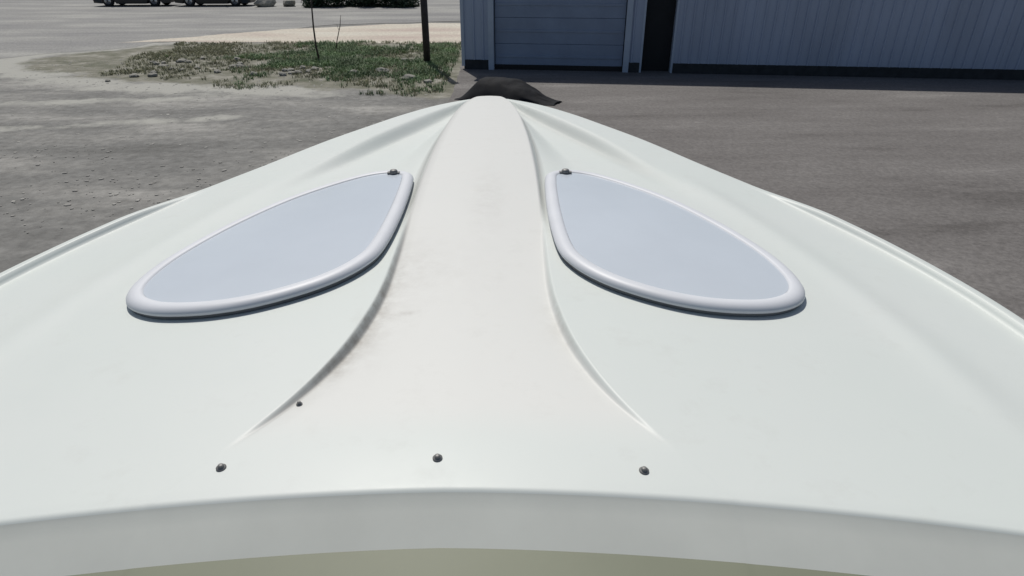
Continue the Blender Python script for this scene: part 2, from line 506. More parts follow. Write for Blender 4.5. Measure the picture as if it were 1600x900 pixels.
def half_cols(y):
    xs, xt, xg = interp(T_XS, y), interp(T_XT, y), interp(T_XG, y)
    ws = 0.02 + 0.01 * sstep(1.6, 2.4, y)
    ws = min(ws, xs * 0.8, (xt - xs) * 0.8 + 1e-4)
    out = []
    def seg(a, b, n):
        for k in range(n): out.append(a + (b - a) * k / n)
    a0, a1 = xs - ws * 0.6, xs + ws * 0.6
    b0, b1 = max(a1 + 0.001, xt - 0.08), min(xt + 0.05, xg - 0.001)
    b1 = max(b1, b0 + 0.001)
    c0 = max(b1 + 0.001, xg - 0.068); c1 = max(c0 + 0.001, xg - 0.028)
    seg(0, a0, 8); seg(a0, a1, 8); seg(a1, b0, 26); seg(b0, b1, 10); seg(b1, c0, 12); seg(c0, c1, 8)
    for k in range(7):
        out.append(c1 + (max(xg, c1) - c1) * sin(pi / 2 * k / 6))
    return out

def build_deck():
    ys = rows()
    V, Fc, Z = [], [], []
    ncol = None
    for y in ys:
        h = half_cols(y)
        xsn = [-a for a in h[:0:-1]] + h
        ncol = len(xsn)
        for x in xsn:
            yy = y + (aft_y(x) - 0.607) * max(0.0, 1 - (y - 0.607) / 0.3)
            V.append((x, yy, deck_z(x, y)))
            xs = interp(T_XS, y)
            sp = 1 - sstep(xs - 0.004, xs + 0.004, abs(x))
            sp *= sstep(0.68, 0.8, y)
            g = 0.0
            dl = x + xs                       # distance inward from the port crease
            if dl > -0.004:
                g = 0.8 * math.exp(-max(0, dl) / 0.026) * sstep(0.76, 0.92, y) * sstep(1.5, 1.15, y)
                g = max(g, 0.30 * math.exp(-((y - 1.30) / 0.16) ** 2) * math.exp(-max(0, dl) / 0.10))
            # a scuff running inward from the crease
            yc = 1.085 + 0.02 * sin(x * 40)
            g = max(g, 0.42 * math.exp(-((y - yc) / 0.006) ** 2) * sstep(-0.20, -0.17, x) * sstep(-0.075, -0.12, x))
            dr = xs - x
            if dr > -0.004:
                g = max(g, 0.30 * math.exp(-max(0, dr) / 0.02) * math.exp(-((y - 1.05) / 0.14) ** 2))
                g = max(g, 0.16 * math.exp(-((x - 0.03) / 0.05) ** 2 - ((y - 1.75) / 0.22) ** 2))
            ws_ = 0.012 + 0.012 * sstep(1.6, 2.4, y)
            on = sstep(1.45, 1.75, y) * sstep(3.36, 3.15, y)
            cl = 0.55 * on * math.exp(-((abs(x) - xs - ws_ * 0.6) / 0.0065) ** 2)  # corner shade painted in along the walkway creases
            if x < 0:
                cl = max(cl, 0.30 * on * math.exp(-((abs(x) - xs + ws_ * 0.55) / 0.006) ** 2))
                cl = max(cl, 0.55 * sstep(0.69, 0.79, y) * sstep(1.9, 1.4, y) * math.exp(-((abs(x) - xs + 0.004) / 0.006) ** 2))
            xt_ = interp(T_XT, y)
            cl = max(cl, (0.24 if x > 0 else 0.07) * sstep(1.85, 2.35, y) * sstep(3.36, 3.15, y) * math.exp(-((abs(x) - xt_ + 0.035) / 0.035) ** 2))  # shade of the bow hollow painted in, stronger to starboard
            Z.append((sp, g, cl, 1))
    n = ncol
    for r in range(len(ys) - 1):
        for c in range(n - 1):
            i = r * n + c
            Fc.append((i, i + 1, i + n + 1, i + n))
    # rolled aft edge of the deck
    prev = list(range(n))
    for k in range(1, 5):
        ang = pi / 2 * k / 4 * 0.55
        cur = []
        for c in range(n):
            x, yy, z = V[c]
            cur.append(len(V))
            V.append((x, yy - 0.010 * sin(ang) * 1.2, z - 0.010 * (1 - cos(ang))))
            Z.append((0, 0, 0, 1))
        for c in range(n - 1):
            Fc.append((cur[c], cur[c + 1], prev[c + 1], prev[c]))
        prev = cur
    me = mesh('deck', V, Fc)
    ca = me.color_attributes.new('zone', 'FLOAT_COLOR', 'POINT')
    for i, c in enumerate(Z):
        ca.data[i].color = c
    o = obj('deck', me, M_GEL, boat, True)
    return [V[i] for i in prev]

aft_line = build_deck()

# grey coaming sloping down behind the deck edge, then the dash
def strip(name, lines, m, parent):
    V, Fc = [], []
    n = len(lines[0])
    for l in lines: V += l
    for r in range(len(lines) - 1):
        for c in range(n - 1):
            i = r * n + c
            Fc.append((i + n, i + n + 1, i + 1, i))
    return obj(name, mesh(name, V, Fc), m, parent, True)

keep = [p for p in aft_line if abs(p[0]) < 1.06]
prof = [(0.0, 0.0), (0.004, 0.0032), (0.02, 0.0125), (0.042, 0.025), (0.059, 0.0352)]
lines = [[(x, y - dy * (1 + 0.10 * abs(x)), z - dz * (1 + 0.10 * abs(x))) for (x, y, z) in keep] for dy, dz in prof]
strip('coaming', lines, M_COAM, boat)
last = lines[4]
dl = [[(x, y - d, z - dz) for (x, y, z) in last] for d, dz in [(0.0, 0.0), (0.012, 0.0014), (0.03, 0.0036), (0.10, 0.012), (0.22, 0.03), (0.235, 0.04), (0.24, 0.12), (0.24, 0.30)]]
strip('dash', dl, M_DASH, boat)

# hull
def hull():
    ys = [-2.7, -2.2, -1.6, -1.0, -0.4, 0.1, 0.6, 1.0, 1.3, 1.57, 1.8, 2.02, 2.28, 2.5, 2.7, 2.9, 3.06, 3.16, 3.25, 3.31, 3.36, 3.385]
    V, Fc = [], []
    prof_n = 13
    for y in ys:
        xg = interp(T_XG, y) - 0.006
        zg = deck_z(xg, max(y, 0.6)) - 0.022
        t = sstep(0.8, 3.4, y)
        zk = 0.72 + 0.95 * max(0, (y - 0.9) / 2.5) ** 2.2
        zc = 1.06 + 0.62 * t
        zk = min(zk, zg - 0.12); zc = min(max(zc, zk + 0.02), zg - 0.06)
        xc = xg * (0.86 - 0.35 * t)
        # rake: lower stations sit further aft at the bow
        rake = 0.9 * sstep(1.6, 3.4, y)
        half = []
        for k in range(7):
            s = k / 6
            z = zg + (zc - zg) * s
            x = xg + (xc - xg) * s ** 1.3
            half.append((x, y - rake * (zg - z) * 0.75, z))
        for k in range(1, 7):
            s = k / 6
            z = zc + (zk - zc) * s
            half.append((xc * (1 - s), y - rake * (zg - z) * 0.75, z))
        full = [(-x, yy, z) for x, yy, z in half] + half[-2::-1]
        n = len(full)
        V += full
    for r in range(len(ys) - 1):
        for c in range(n - 1):
            i = r * n + c
            Fc.append((i, i + 1, i + n + 1, i + n))
    Fc.append(tuple(range(n - 1, -1, -1)))
    return obj('hull', mesh('hull', V, Fc), M_GEL, boat, True)
hull()

# rub rail, a bead just below the gunwale all round the bow
def rub_rail():
    bm = bmesh.new()
    pts = []
    ys = [-2.69, -1.5, -0.5, 0.3, 0.8, 1.1, 1.35, 1.57, 1.8, 2.0, 2.2, 2.4, 2.6, 2.8, 2.95, 3.06, 3.15, 3.25, 3.31, 3.35, 3.38]
    side = []
    for y in ys:
        xg = interp(T_XG, y)
        side.append((xg - 0.012, y - 0.004, deck_z(xg, max(y, 0.6)) - 0.026))
    pts = side + [(0, 3.388, side[-1][2])] + [(-x, y, z) for x, y, z in side[::-1]]
    add_tube(bm, pts, 0.016, 8)
    return obj('rub_rail', bm, M_RUB, boat)
rub_rail()

# side decks, cockpit floor and transom cap aft of the foredeck
for s in (-1, 1):
    V, Fc = [], []
    ys = [0.545, 0.2, -0.4, -1.0, -1.6, -2.2, -2.7]
    for y in ys:
        xg = interp(T_XG, y)
        zz = deck_z(1.0, 0.6)
        ring = [(1.0, zz - 0.45), (1.0, zz - 0.02), (1.02, zz), (xg - 0.05, deck_z(xg - 0.05, 0.6)), (xg - 0.02, deck_z(xg - 0.02, 0.6)), (xg - 0.004, deck_z(xg, 0.6) - 0.012)]
        V += [(s * x, y, z) for x, z in ring]
    for r in range(len(ys) - 1):
        for c in range(5):
            i = r * 6 + c
            Fc.append((i, i + 1, i + 7, i + 6) if s < 0 else (i + 6, i + 7, i + 1, i))
    obj('side_deck', mesh('side_deck', V, Fc), M_GEL, boat, True)
box('cockpit_floor', -0.995, 0.995, -2.6, 0.32, 1.28, 1.30, M_DASH, boat)
box('transom_cap', -0.99, 0.99, -2.72, -2.55, 1.30, 1.84, M_GEL, boat, 0.02)

# deck windows: raised pale frame round an acrylic pane
W_OUT = [(.208, 1.88), (.228, 1.970), (.305, 2.008), (.415, 1.962), (.568, 1.80), (.678, 1.60), (.745, 1.40), (.757, 1.25), (.725, 1.158), (.648, 1.102), (.545, 1.085), (.45, 1.098), (.362, 1.138), (.288, 1.196), (.234, 1.275), (.208, 1.375), (.200, 1.6)]
def closed_spline(P, per=8):
    n = len(P); out = []
    for i in range(n):
        p0, p1, p2, p3 = P[i - 1], P[i], P[(i + 1) % n], P[(i + 2) % n]
        for k in range(per):
            t = k / per
            out.append(tuple(0.5 * (2 * p1[j] + (p2[j] - p0[j]) * t + (2 * p0[j] - 5 * p1[j] + 4 * p2[j] - p3[j]) * t * t + (3 * p1[j] - p0[j] - 3 * p2[j] + p3[j]) * t ** 3) for j in (0, 1)))
    return out
def inset(P, d):
    n = len(P)
    area = sum(P[i][0] * P[(i + 1) % n][1] - P[(i + 1) % n][0] * P[i][1] for i in range(n))
    sg = 1 if area > 0 else -1
    out = []
    for i in range(n):
        ax, ay = P[i - 3]; bx, by = P[(i + 3) % n]
        tx, ty = bx - ax, by - ay
        l = sqrt(tx * tx + ty * ty)
        out.append((P[i][0] - ty / l * d * sg, P[i][1] + tx / l * d * sg))
    return out
def panel_z(x, y):
    return base_z(abs(x), y) - 0.0 + 0.002
def deck_window(s):
    P = [(s * x, y) for x, y in closed_spline(W_OUT)]
    n = len(P)
    sec = [(0.012, 0.0085), (0.003, 0.0085), (0.0, 0.011), (0.001, 0.0165), (0.006, 0.0225), (0.013, 0.026), (0.021, 0.0272), (0.029, 0.0266), (0.035, 0.0245), (0.038, 0.019)]
    V, Fc = [], []
    for d, h in sec:
        V += [(x, y, panel_z(x, y) + h) for x, y in inset(P, d)]
    for r in range(len(sec) - 1):
        for k in range(n):
            a, b, c, dd = r * n + k, r * n + (k + 1) % n, (r + 1) * n + (k + 1) % n, (r + 1) * n + k
            Fc.append((a, b, c, dd))
    fr = obj('window_frame', mesh('window_frame', V, Fc), M_FRAME, boat, True)
    V, Fc = [], []  # added dark strip standing in for the shadow under the frame edge
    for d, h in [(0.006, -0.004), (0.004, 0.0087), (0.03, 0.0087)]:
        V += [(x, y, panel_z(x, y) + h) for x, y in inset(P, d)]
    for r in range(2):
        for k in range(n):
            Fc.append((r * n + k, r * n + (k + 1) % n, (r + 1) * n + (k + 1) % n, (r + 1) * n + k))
    obj('frame_shadow', mesh('frame_shadow', V, Fc), M_FRAME_SHADOW, fr)
    Q = inset(P, 0.0365)
    cx = sum(p[0] for p in Q) / n; cy = sum(p[1] for p in Q) / n
    V, Fc = [], []
    R = 10
    for r in range(R):
        t = 1 - r / R
        for x, y in Q:
            X, Y = cx + (x - cx) * t, cy + (y - cy) * t
            V.append((X, Y, panel_z(X, Y) + 0.0225 + 0.006 * (1 - t * t)))
    V.append((cx, cy, panel_z(cx, cy) + 0.0285))
    for r in range(R - 1):
        for k in range(n):
            Fc.append((r * n + k, r * n + (k + 1) % n, (r + 1) * n + (k + 1) % n, (r + 1) * n + k))
    for k in range(n):
        Fc.append(((R - 1) * n + k, (R - 1) * n + (k + 1) % n, len(V) - 1))
    obj('pane', mesh('pane', V, Fc), M_PANE, fr, True)
    # small dark hinge fastener at the forward tip
    bm = bmesh.new()
    hx, hy = s * 0.280, 1.962
    z = panel_z(hx, hy) + 0.024
    add_lathe(bm, [(0.013, 0.0), (0.013, 0.008), (0.010, 0.012), (0.004, 0.0135)], 'z', 16, (hx, hy, z))
    add_box(bm, hx - 0.020, hx + 0.020, hy - 0.007, hy + 0.007, z - 0.001, z + 0.005)
    obj('hinge_fastener', bm, M_SNAP, fr)
    return fr
for s in (-1, 1):
    deck_window(s)

# canvas snaps along the aft edge, one stray screw by the port crease
def snap(x, y, r=0.0070):
    bm = bmesh.new()
    add_lathe(bm, [(r, 0.0), (r, 0.0018), (r * 0.66, 0.0022), (r * 0.52, 0.0035), (r * 0.60, 0.0048), (r * 0.5, 0.006), (r * 0.2, 0.0066)], 'z', 18)
    o = obj('canvas_snap', bm, M_SNAP, boat)
    o.location = (x, y, deck_z(x, y))
    return o
for x, y in [(-0.316, 0.654), (-0.012, 0.657), (0.276, 0.640)]:
    snap(x, y)
o = snap(-0.250, 0.800, 0.005)
o.name = 'deck_screw'

# ------------------------------------------------------------------ trailer under the boat
tr = thing('boat_trailer', (-0.036, 0, 0), -0.011)
tag(tr, 'galvanised boat trailer with carpeted bunks beneath the white boat', 'trailer')
for s in (-1, 1):
    box('frame_rail', s * 0.62 - 0.04, s * 0.62 + 0.04, -2.6, 1.6, 0.46, 0.56, M_GALV, tr, 0.006)
    box('bunk', s * 0.50 - 0.06, s * 0.50 + 0.06, -2.5, 0.9, 0.78, 0.905, M_CARPET, tr, 0.01)
    for y in (-2.2, -0.8, 0.6):
        box('bunk_bracket', s * 0.50 - 0.025, s * 0.50 + 0.025, y - 0.03, y + 0.03, 0.555, 0.79, M_GALV, tr)
    for yy in (-1.5,):
        bm = bmesh.new()
        add_lathe(bm, [(0.17, -0.09), (0.28, -0.10), (0.31, -0.075), (0.31, 0.075), (0.28, 0.10), (0.17, 0.09)], 'x', 28, (s * 0.98, yy, 0.31))
        wh = obj('wheel', bm, M_RUBBER, tr)
        bm = bmesh.new()
        add_lathe(bm, [(0.17, -0.085), (0.16, -0.05), (0.16, 0.05), (0.17, 0.085)], 'x', 24, (s * 0.98, yy, 0.31))
        obj('rim', bm, M_RIM, wh)
for y in (-2.2, -0.8, 0.6, 1.55):
    box('cross_member', -0.585, 0.585, y - 0.035, y + 0.035, 0.475, 0.548, M_GALV, tr)
bm = bmesh.new(); add_tube(bm, [(-0.9, -1.5, 0.31), (0.9, -1.5, 0.31)], 0.03, 10)
obj('axle', bm, M_GALV, tr)
for s in (-1, 1):
    box('axle_hanger', s * 0.62 - 0.02, s * 0.62 + 0.02, -1.54, -1.46, 0.31, 0.465, M_GALV, tr)
box('tongue', -0.05, 0.05, 1.5, 3.9, 0.44, 0.54, M_GALV, tr, 0.006)
for s in (-1, 1):
    bm = bmesh.new(); add_tube(bm, [(s * 0.62, 1.58, 0.50), (s * 0.04, 3.0, 0.49)], 0.04, 8)
    obj('tongue_brace', bm, M_GALV, tr)
bm = bmesh.new(); add_tube(bm, [(0.09, 3.6, 0.10), (0.09, 3.6, 0.72)], 0.028, 10)
obj('jack', bm, M_GALV, tr)
bm = bmesh.new(); add_lathe(bm, [(0.05, -0.03), (0.10, -0.03), (0.10, 0.03), (0.05, 0.03)], 'x', 20, (0.09, 3.6, 0.10))
obj('jack_wheel', bm, M_RUBBER, tr)

# ------------------------------------------------------------------ metal building
BW = radians(-8.4)
bld = thing('metal_garage', (-0.83, 16.95, 0), BW)
tag(bld, 'blue grey ribbed metal garage with roll up door and dark doorway', 'garage')
WH = 2.95
def ribbed(name, u0, u1, z0, z1, y=0.0, pitch=0.235, m=M_WALL, parent=bld):
    """one vertical siding sheet, ribs standing proud toward -y"""
    prof = [(u0, 0.0)]
    k0 = math.ceil(u0 / pitch)
    u = k0 * pitch
    while u < u1 - 0.03:
        c = u + 0.03
        if c - 0.03 > u0 and c + 0.03 < u1:
            prof += [(c - 0.030, 0.0), (c - 0.014, -0.030), (c + 0.014, -0.030), (c + 0.030, 0.0)]
        u += pitch
    prof.append((u1, 0.0))
    V = [(a, y + b, z) for z in (z0, z1) for a, b in prof]
    n = len(prof)
    Fc = [(i, i + 1, i + 1 + n, i + n) for i in range(n - 1)]
    return obj(name, mesh(name, V, Fc), m, parent)
D0, D1, G0, G1 = 0.78, 4.06, 4.52, 5.24
ribbed('wall_panel', 0.0, D0 - 0.14, 0.252, WH)
ribbed('wall_panel', D0 - 0.14, D1 + 0.14, 2.62, WH, 0.002)
ribbed('wall_panel', D1 + 0.14, G0 - 0.05, 0.252, WH)
ribbed('wall_panel', G0 - 0.05, G1 + 0.05, 2.33, WH, 0.002)
u = G1 + 0.05
k = 0
while u < 26:
    ribbed('wall_panel', u, u + 0.94, 0.252, WH, 0.003 * (k % 2))
    u += 0.94; k += 1
# door frame, sections of the roll-up door
box('door_frame', D0 - 0.14, D0, -0.05, 0.16, 0.0, 2.62, M_TRIM, bld)
box('door_frame', D1, D1 + 0.14, -0.05, 0.16, 0.0, 2.62, M_TRIM, bld)
box('door_frame', D0, D1, -0.05, 0.16, 2.48, 2.62, M_TRIM, bld)
rd = box('roll_up_door', D0, D1, 0.115, 0.15, 0.0, 2.48, M_DARK, bld)
z = 0.03
for i in range(4):
    box('door_section', D0 + 0.02, D1 - 0.02, 0.085, 0.113, z + 0.004, z + 0.610, M_DOOR, rd, 0.008)
    # recessed line across each section
    box('section_bead', D0 + 0.05, D1 - 0.05, 0.070, 0.084, z + 0.28, z + 0.34, M_DOOR, rd, 0.005)
    z += 0.612
box('door_seal', D0, D1, 0.06, 0.114, 0.0, 0.14, M_RUBBER, rd)
# dark doorway
box('doorway', G0, G1, 0.30, 0.34, 0.0, 2.28, M_DARK, bld)
box('doorway_side', G0 - 0.05, G0, -0.012, 0.34, 0.0, 2.33, M_TRIM, bld)
box('doorway_side', G1, G1 + 0.05, -0.012, 0.34, 0.0, 2.33, M_TRIM, bld)
box('doorway_head', G0, G1, -0.012, 0.34, 2.28, 2.33, M_TRIM, bld)
# plinths, corner trim, roof, other walls
box('plinth', 0.0, D0 - 0.14, -0.02, 0.15, 0.0, 0.25, M_BASE, bld)
box('plinth', D1 + 0.14, G0 - 0.05, -0.02, 0.15, 0.0, 0.25, M_BASE, bld)
box('plinth', G1 + 0.05, 26, -0.02, 0.15, 0.0, 0.25, M_BASE, bld)
box('corner_trim', -0.06, 0.02, -0.045, 0.10, 0.10, WH, M_TRIM, bld)
box('side_wall', -0.03, 0.05, 0.12, 12, 0.0, WH, M_WALL, bld)
box('back_wall', 0.06, 26, 11.9, 12, 0.0, WH, M_WALL, bld)
box('side_wall', 26.0, 26.08, 0.0, 12, 0.0, WH, M_WALL, bld)
V = [(-0.2, -0.06, WH), (26.2, -0.06, WH), (26.2, 6, WH + 1.0), (-0.2, 6, WH + 1.0), (26.2, 12.2, WH), (-0.2, 12.2, WH)]
V += [(x, y, z + 0.09) for x, y, z in V]
Fc = [(0, 3, 2, 1), (3, 5, 4, 2), (6, 7, 8, 9), (9, 8, 10, 11), (0, 1, 7, 6), (4, 5, 11, 10), (0, 6, 9, 3), (3, 9, 11, 5), (1, 2, 8, 7), (2, 4, 10, 8)]
obj('roof', mesh('roof', V, Fc), M_ROOF, bld)
box('gutter', -0.2, 26.2, -0.15, -0.062, WH - 0.02, WH + 0.10, M_TRIM, bld, 0.01)

# ------------------------------------------------------------------ pole, stakes
pole = thing('pole', (-1.9, 17.95, 0))
tag(pole, 'tall dark post standing in the grass left of the garage corner', 'post')
bm = bmesh.new()
add_tube(bm, [(0, 0, -0.05), (0.005, 0, 1.5), (-0.01, 0, 3.5), (0, 0, 5.4)], [0.095, 0.092, 0.090, 0.088], 14)
obj('shaft', bm, M_POLE, pole)
bm = bmesh.new(); add_lathe(bm, [(0.098, 5.4), (0.10, 5.42), (0.06, 5.47)], 'z', 14)
obj('cap', bm, M_POLE, pole)
bm = bmesh.new(); add_lathe(bm, [(0.13, 0.0), (0.125, 0.03), (0.09, 0.05), (0.088, 0.07)], 'z', 14)
obj('footing', bm, M_POLE, pole)

bm = bmesh.new()
add_tube(bm, [(-4.98, 18.5, -0.02), (-5.04, 18.55, 0.4), (-5.05, 18.6, 0.9), (-4.99, 18.6, 1.9)], [0.030, 0.026, 0.022, 0.018], 8)
tag(obj('garden_stake', bm, M_STICK), 'thin dark upright stake stuck in the green grass', 'stake')
bm = bmesh.new()
add_tube(bm, [(-5.0, 20.5, -0.02), (-4.9, 20.5, 0.35), (-4.76, 20.5, 0.75), (-4.70, 20.5, 1.05)], [0.018, 0.015, 0.011, 0.006], 7)
add_tube(bm, [(-4.86, 20.5, 0.45), (-4.80, 20.46, 0.62), (-4.84, 20.44, 0.80)], [0.009, 0.007, 0.004], 6)
tag(obj('leaning_twig', bm, M_STICK), 'faint forked bare twig leaning out of the grass beside the stake', 'twig')

# ------------------------------------------------------------------ black tarpaulin heap beyond the bow
def tarp():
    bm = bmesh.new()
    nx, ny = 72, 40
    g = []
    for j in range(ny + 1):
        row = []
        for i in range(nx + 1):
            u, v = i / nx * 2 - 1, j / ny * 2 - 1
            x = u * 1.12 + 0.05 * mnoise.noise(Vector((u * 3, v * 3, 4)))
            y = v * (0.55 - 0.33 * sstep(0.2, 1.0, u)) + 0.05 * mnoise.noise(Vector((u * 3, v * 3, 8)))
            rim = max(abs(u), abs(v))
            # profile: steep on the left, flat top, long fall to the right
            p = sstep(-1.0, -0.55, u) * (1 - 0.92 * sstep(-0.10, 0.98, u))
            q = 1 - abs(v) ** 2.6
            h = 0.40 * p * max(0, q)
            h *= 1 + 0.10 * mnoise.noise(Vector((u * 4.5 + 3, v * 2.2, 1)))
            h += 0.012 * abs(mnoise.noise(Vector((u * 9, v * 6, 5)))) * (1 - rim ** 4)
            row.append(bm.verts.new((x, y, 0.022 + h)))
        g.append(row)
    for j in range(ny):
        for i in range(nx):
            f = bm.faces.new((g[j][i], g[j][i + 1], g[j + 1][i + 1], g[j + 1][i])); f.smooth = True
    # turned-under hem
    edge = [g[0][i] for i in range(nx + 1)] + [g[j][nx] for j in range(1, ny + 1)] + [g[ny][i] for i in range(nx - 1, -1, -1)] + [g[j][0] for j in range(ny - 1, 0, -1)]
    low = [bm.verts.new((v.co.x * 0.985, v.co.y * 0.985, 0.0165)) for v in edge]
    n = len(edge)
    for i in range(n):
        bm.faces.new((edge[i], low[i], low[(i + 1) % n], edge[(i + 1) % n]))
    o = obj('tarpaulin', bm, M_TARP)
    o.location = (0.31, 12.98, 0.0)
    o.scale = (0.92, 1.0, 1.0)
    o.rotation_euler = (0, 0, -0.48)
    return o
tag(tarp(), 'crumpled black tarpaulin heap on the paving just beyond the bow', 'tarpaulin')

# ------------------------------------------------------------------ stones
def stone_mesh(seed, flat=0.6):
    bm = bmesh.new()
    bmesh.ops.create_icosphere(bm, subdivisions=2, radius=1.0)
    for v in bm.verts:
        d = mnoise.noise(v.co * 1.3 + Vector((seed * 7.1, 0, 0))) * 0.35 + mnoise.noise(v.co * 3.1 + Vector((0, seed * 3.3, 0))) * 0.12
        v.co *= 1 + d
        v.co.z *= flat
        if v.co.z < -0.35: v.co.z = -0.35
    me = bpy.data.meshes.new('stone')
    bm.to_mesh(me); bm.free()
    me.materials.append(M_STONE)
    return me
SM = [stone_mesh(i) for i in range(5)]
spots = []
rs = random.Random(3)
while len(spots) < 30:
    x, y = rs.uniform(-9.6, -4.6), rs.uniform(14.7, 19.0)
    if y > 15.2 + (x + 9.6) * 0.0 and y < 19.4 + (x + 9.6) * -0.55 + 0.6:
        spots.append((x, y, rs.uniform(0.05, 0.12)))
for x, y, r in [(-2.9, 16.6, 0.13), (-2.1, 15.5, 0.14), (-3.6, 16.4, 0.11), (-1.6, 15.0, 0.10), (-2.6, 18.6, 0.09)]:
    spots.append((x, y, r))
for i, (x, y, r) in enumerate(spots):
    o = obj('stone', SM[i % 5], None)
    o.location = (x, y, 0.012 + r * 0.16)
    o.scale = (r * rs.uniform(0.8, 1.4), r * rs.uniform(0.8, 1.2), r)
    o.rotation_euler = (0, 0, rs.uniform(0, 6.28))
    if i < 30:
        tag(o, 'small pale stone at the stony end of the verge away from the post', 'stone', 'pale stones at the stony end of the verge')
    else:
        tag(o, 'small pale stone in the grass near the tall dark post', 'stone', 'pale stones near the post')
# pale boulders by the far side of the road
for i, (x, y, r) in enumerate([(-13.9, 41.2, 0.62), (-12.6, 41.6, 0.50)]):
    o = obj('boulder', SM[i + 2], None)
    o.location = (x, y, 0.004 + r * 0.32)
    o.scale = (r * 1.1, r * 0.8, r)
    o.rotation_euler = (0, 0, 1.0 + i)
    tag(o, ['larger pale boulder beside the dark parked car across the road', 'smaller pale boulder beside the dark shrub across the road'][i], 'boulder')

# gravel over the lot and verge edge
def pebbles():
    V, Fc = [], []
    r0 = random.Random(11)
    base = bmesh.new(); bmesh.ops.create_icosphere(base, subdivisions=1, radius=1.0)
    bv = [v.co.copy() for v in base.verts]; bf = [[v.index for v in f.verts] for f in base.faces]
    base.free()
    cnt = 0
    while cnt < 3500:
        y = 6 + (r0.random() ** 0.8) * 13
        x = r0.uniform(-13, -1.1) if y > 8 else r0.uniform(-9, -2.0)
        den = 0.5 + 0.5 * mnoise.noise(Vector((x * 0.5, y * 0.9, 2.0)))
        if r0.random() > den * 1.1: continue
        if x > -2 and y > 16: continue
        s = 0.007 + 0.020 * r0.random() ** 3
        sx, sy, sz = s * r0.uniform(0.9, 1.8), s * r0.uniform(0.9, 1.6), s * 0.4
        a = r0.uniform(0, 6.28); c, q = cos(a), sin(a)
        n0 = len(V)
        for v in bv:
            X, Y = v.x * sx, v.y * sy
            V.append((x + X * c - Y * q, y + X * q + Y * c, 0.004 + sz * (0.2 + v.z)))
        Fc += [[k + n0 for k in f] for f in bf]
        cnt += 1
    o = obj('gravel', mesh('gravel', V, Fc), M_PEBBLE)
    tag(o, 'loose grey gravel strewn over the open lot', 'gravel', kind='stuff')
pebbles()

# ------------------------------------------------------------------ grass
def grass(name, m, n, region, dens, hmin, hmax, seed, label):
    r0 = random.Random(seed)
    V, Fc = [], []
    cnt = 0; guard = 0
    while cnt < n and guard < n * 40:
        guard += 1
        x, y = r0.uniform(region[0], region[1]), r0.uniform(region[2], region[3])
        if r0.random() > dens(x, y): continue
        cnt += 1
        for b in range(7):
            a = r0.uniform(0, 6.28)
            h = r0.uniform(hmin, hmax)
            bx, by = x + r0.gauss(0, 0.035), y + r0.gauss(0, 0.035)
            lean = r0.uniform(0.2, 1.0) * h
            wd = r0.uniform(0.005, 0.010)
            c, s = cos(a), sin(a)
            n0 = len(V)
            V += [(bx - s * wd, by + c * wd, 0.008), (bx + s * wd, by - c * wd, 0.008),
                  (bx + c * lean * 0.4 + s * wd * 0.8, by + s * lean * 0.4 - c * wd * 0.8, h * 0.65), (bx + c * lean * 0.4 - s * wd * 0.8, by + s * lean * 0.4 + c * wd * 0.8, h * 0.65),
                  (bx + c * lean, by + s * lean, h)]
            Fc += [(n0, n0 + 1, n0 + 2, n0 + 3), (n0 + 3, n0 + 2, n0 + 4)]
    o = obj(name, mesh(name, V, Fc), m)
    tag(o, label, 'grass', kind='stuff')
def in_verge(x, y):
    if x > -1.15: return 0
    x += 0.8 * mnoise.noise(Vector((x, y, 7))); y += 0.9 * mnoise.noise(Vector((x * 1.3, y * 1.3, 2)))
    lo = 14.6 if x > -6 else 14.8 + (-6 - x) * 0.45
    if x > -3.4: lo = 14.6 - (x + 3.4) * 0.6
    hi = 23.0
    if y < lo or y > hi: return 0
    if x < -10.5: return 0
    return 1
def d_green(x, y):
    if not in_verge(x, y): return 0
    f = 0.06 + 0.9 * mnoise.noise(Vector((x * 0.7, y * 0.7, 0)))
    f += 0.75 * math.exp(-((x + 4.9) / 1.7) ** 2 - ((y - 19.3) / 1.9) ** 2)
    f += 0.6 * math.exp(-((x + 1.6) / 0.7) ** 2 - ((y - 19.3) / 2.5) ** 2)
    f += 0.45 * math.exp(-((x + 1.9) / 0.9) ** 2 - ((y - 15.0) / 0.9) ** 2)
    f -= 0.5 * sstep(-6.2, -8.2, x)
    return max(0, f)
def d_dry(x, y):
    if not in_verge(x, y): return 0
    f = 0.22 + 0.9 * mnoise.noise(Vector((x * 0.8 + 9, y * 0.8, 3)))
    f += 0.8 * math.exp(-((x + 9.2) / 1.8) ** 2 - ((y - 20.5) / 1.6) ** 2)
    return max(0, f)
grass('green_grass', M_BLADE, 5200, (-10.5, -1.1, 13.2, 23.0), d_green, 0.03, 0.13, 5, 'patchy green grass on the verge between lot and path')
grass('dry_grass', M_DRY, 3400, (-11, -1.1, 13.4, 23.0), d_dry, 0.03, 0.10, 6, 'thin yellowed grass at the gravelly end of the verge')

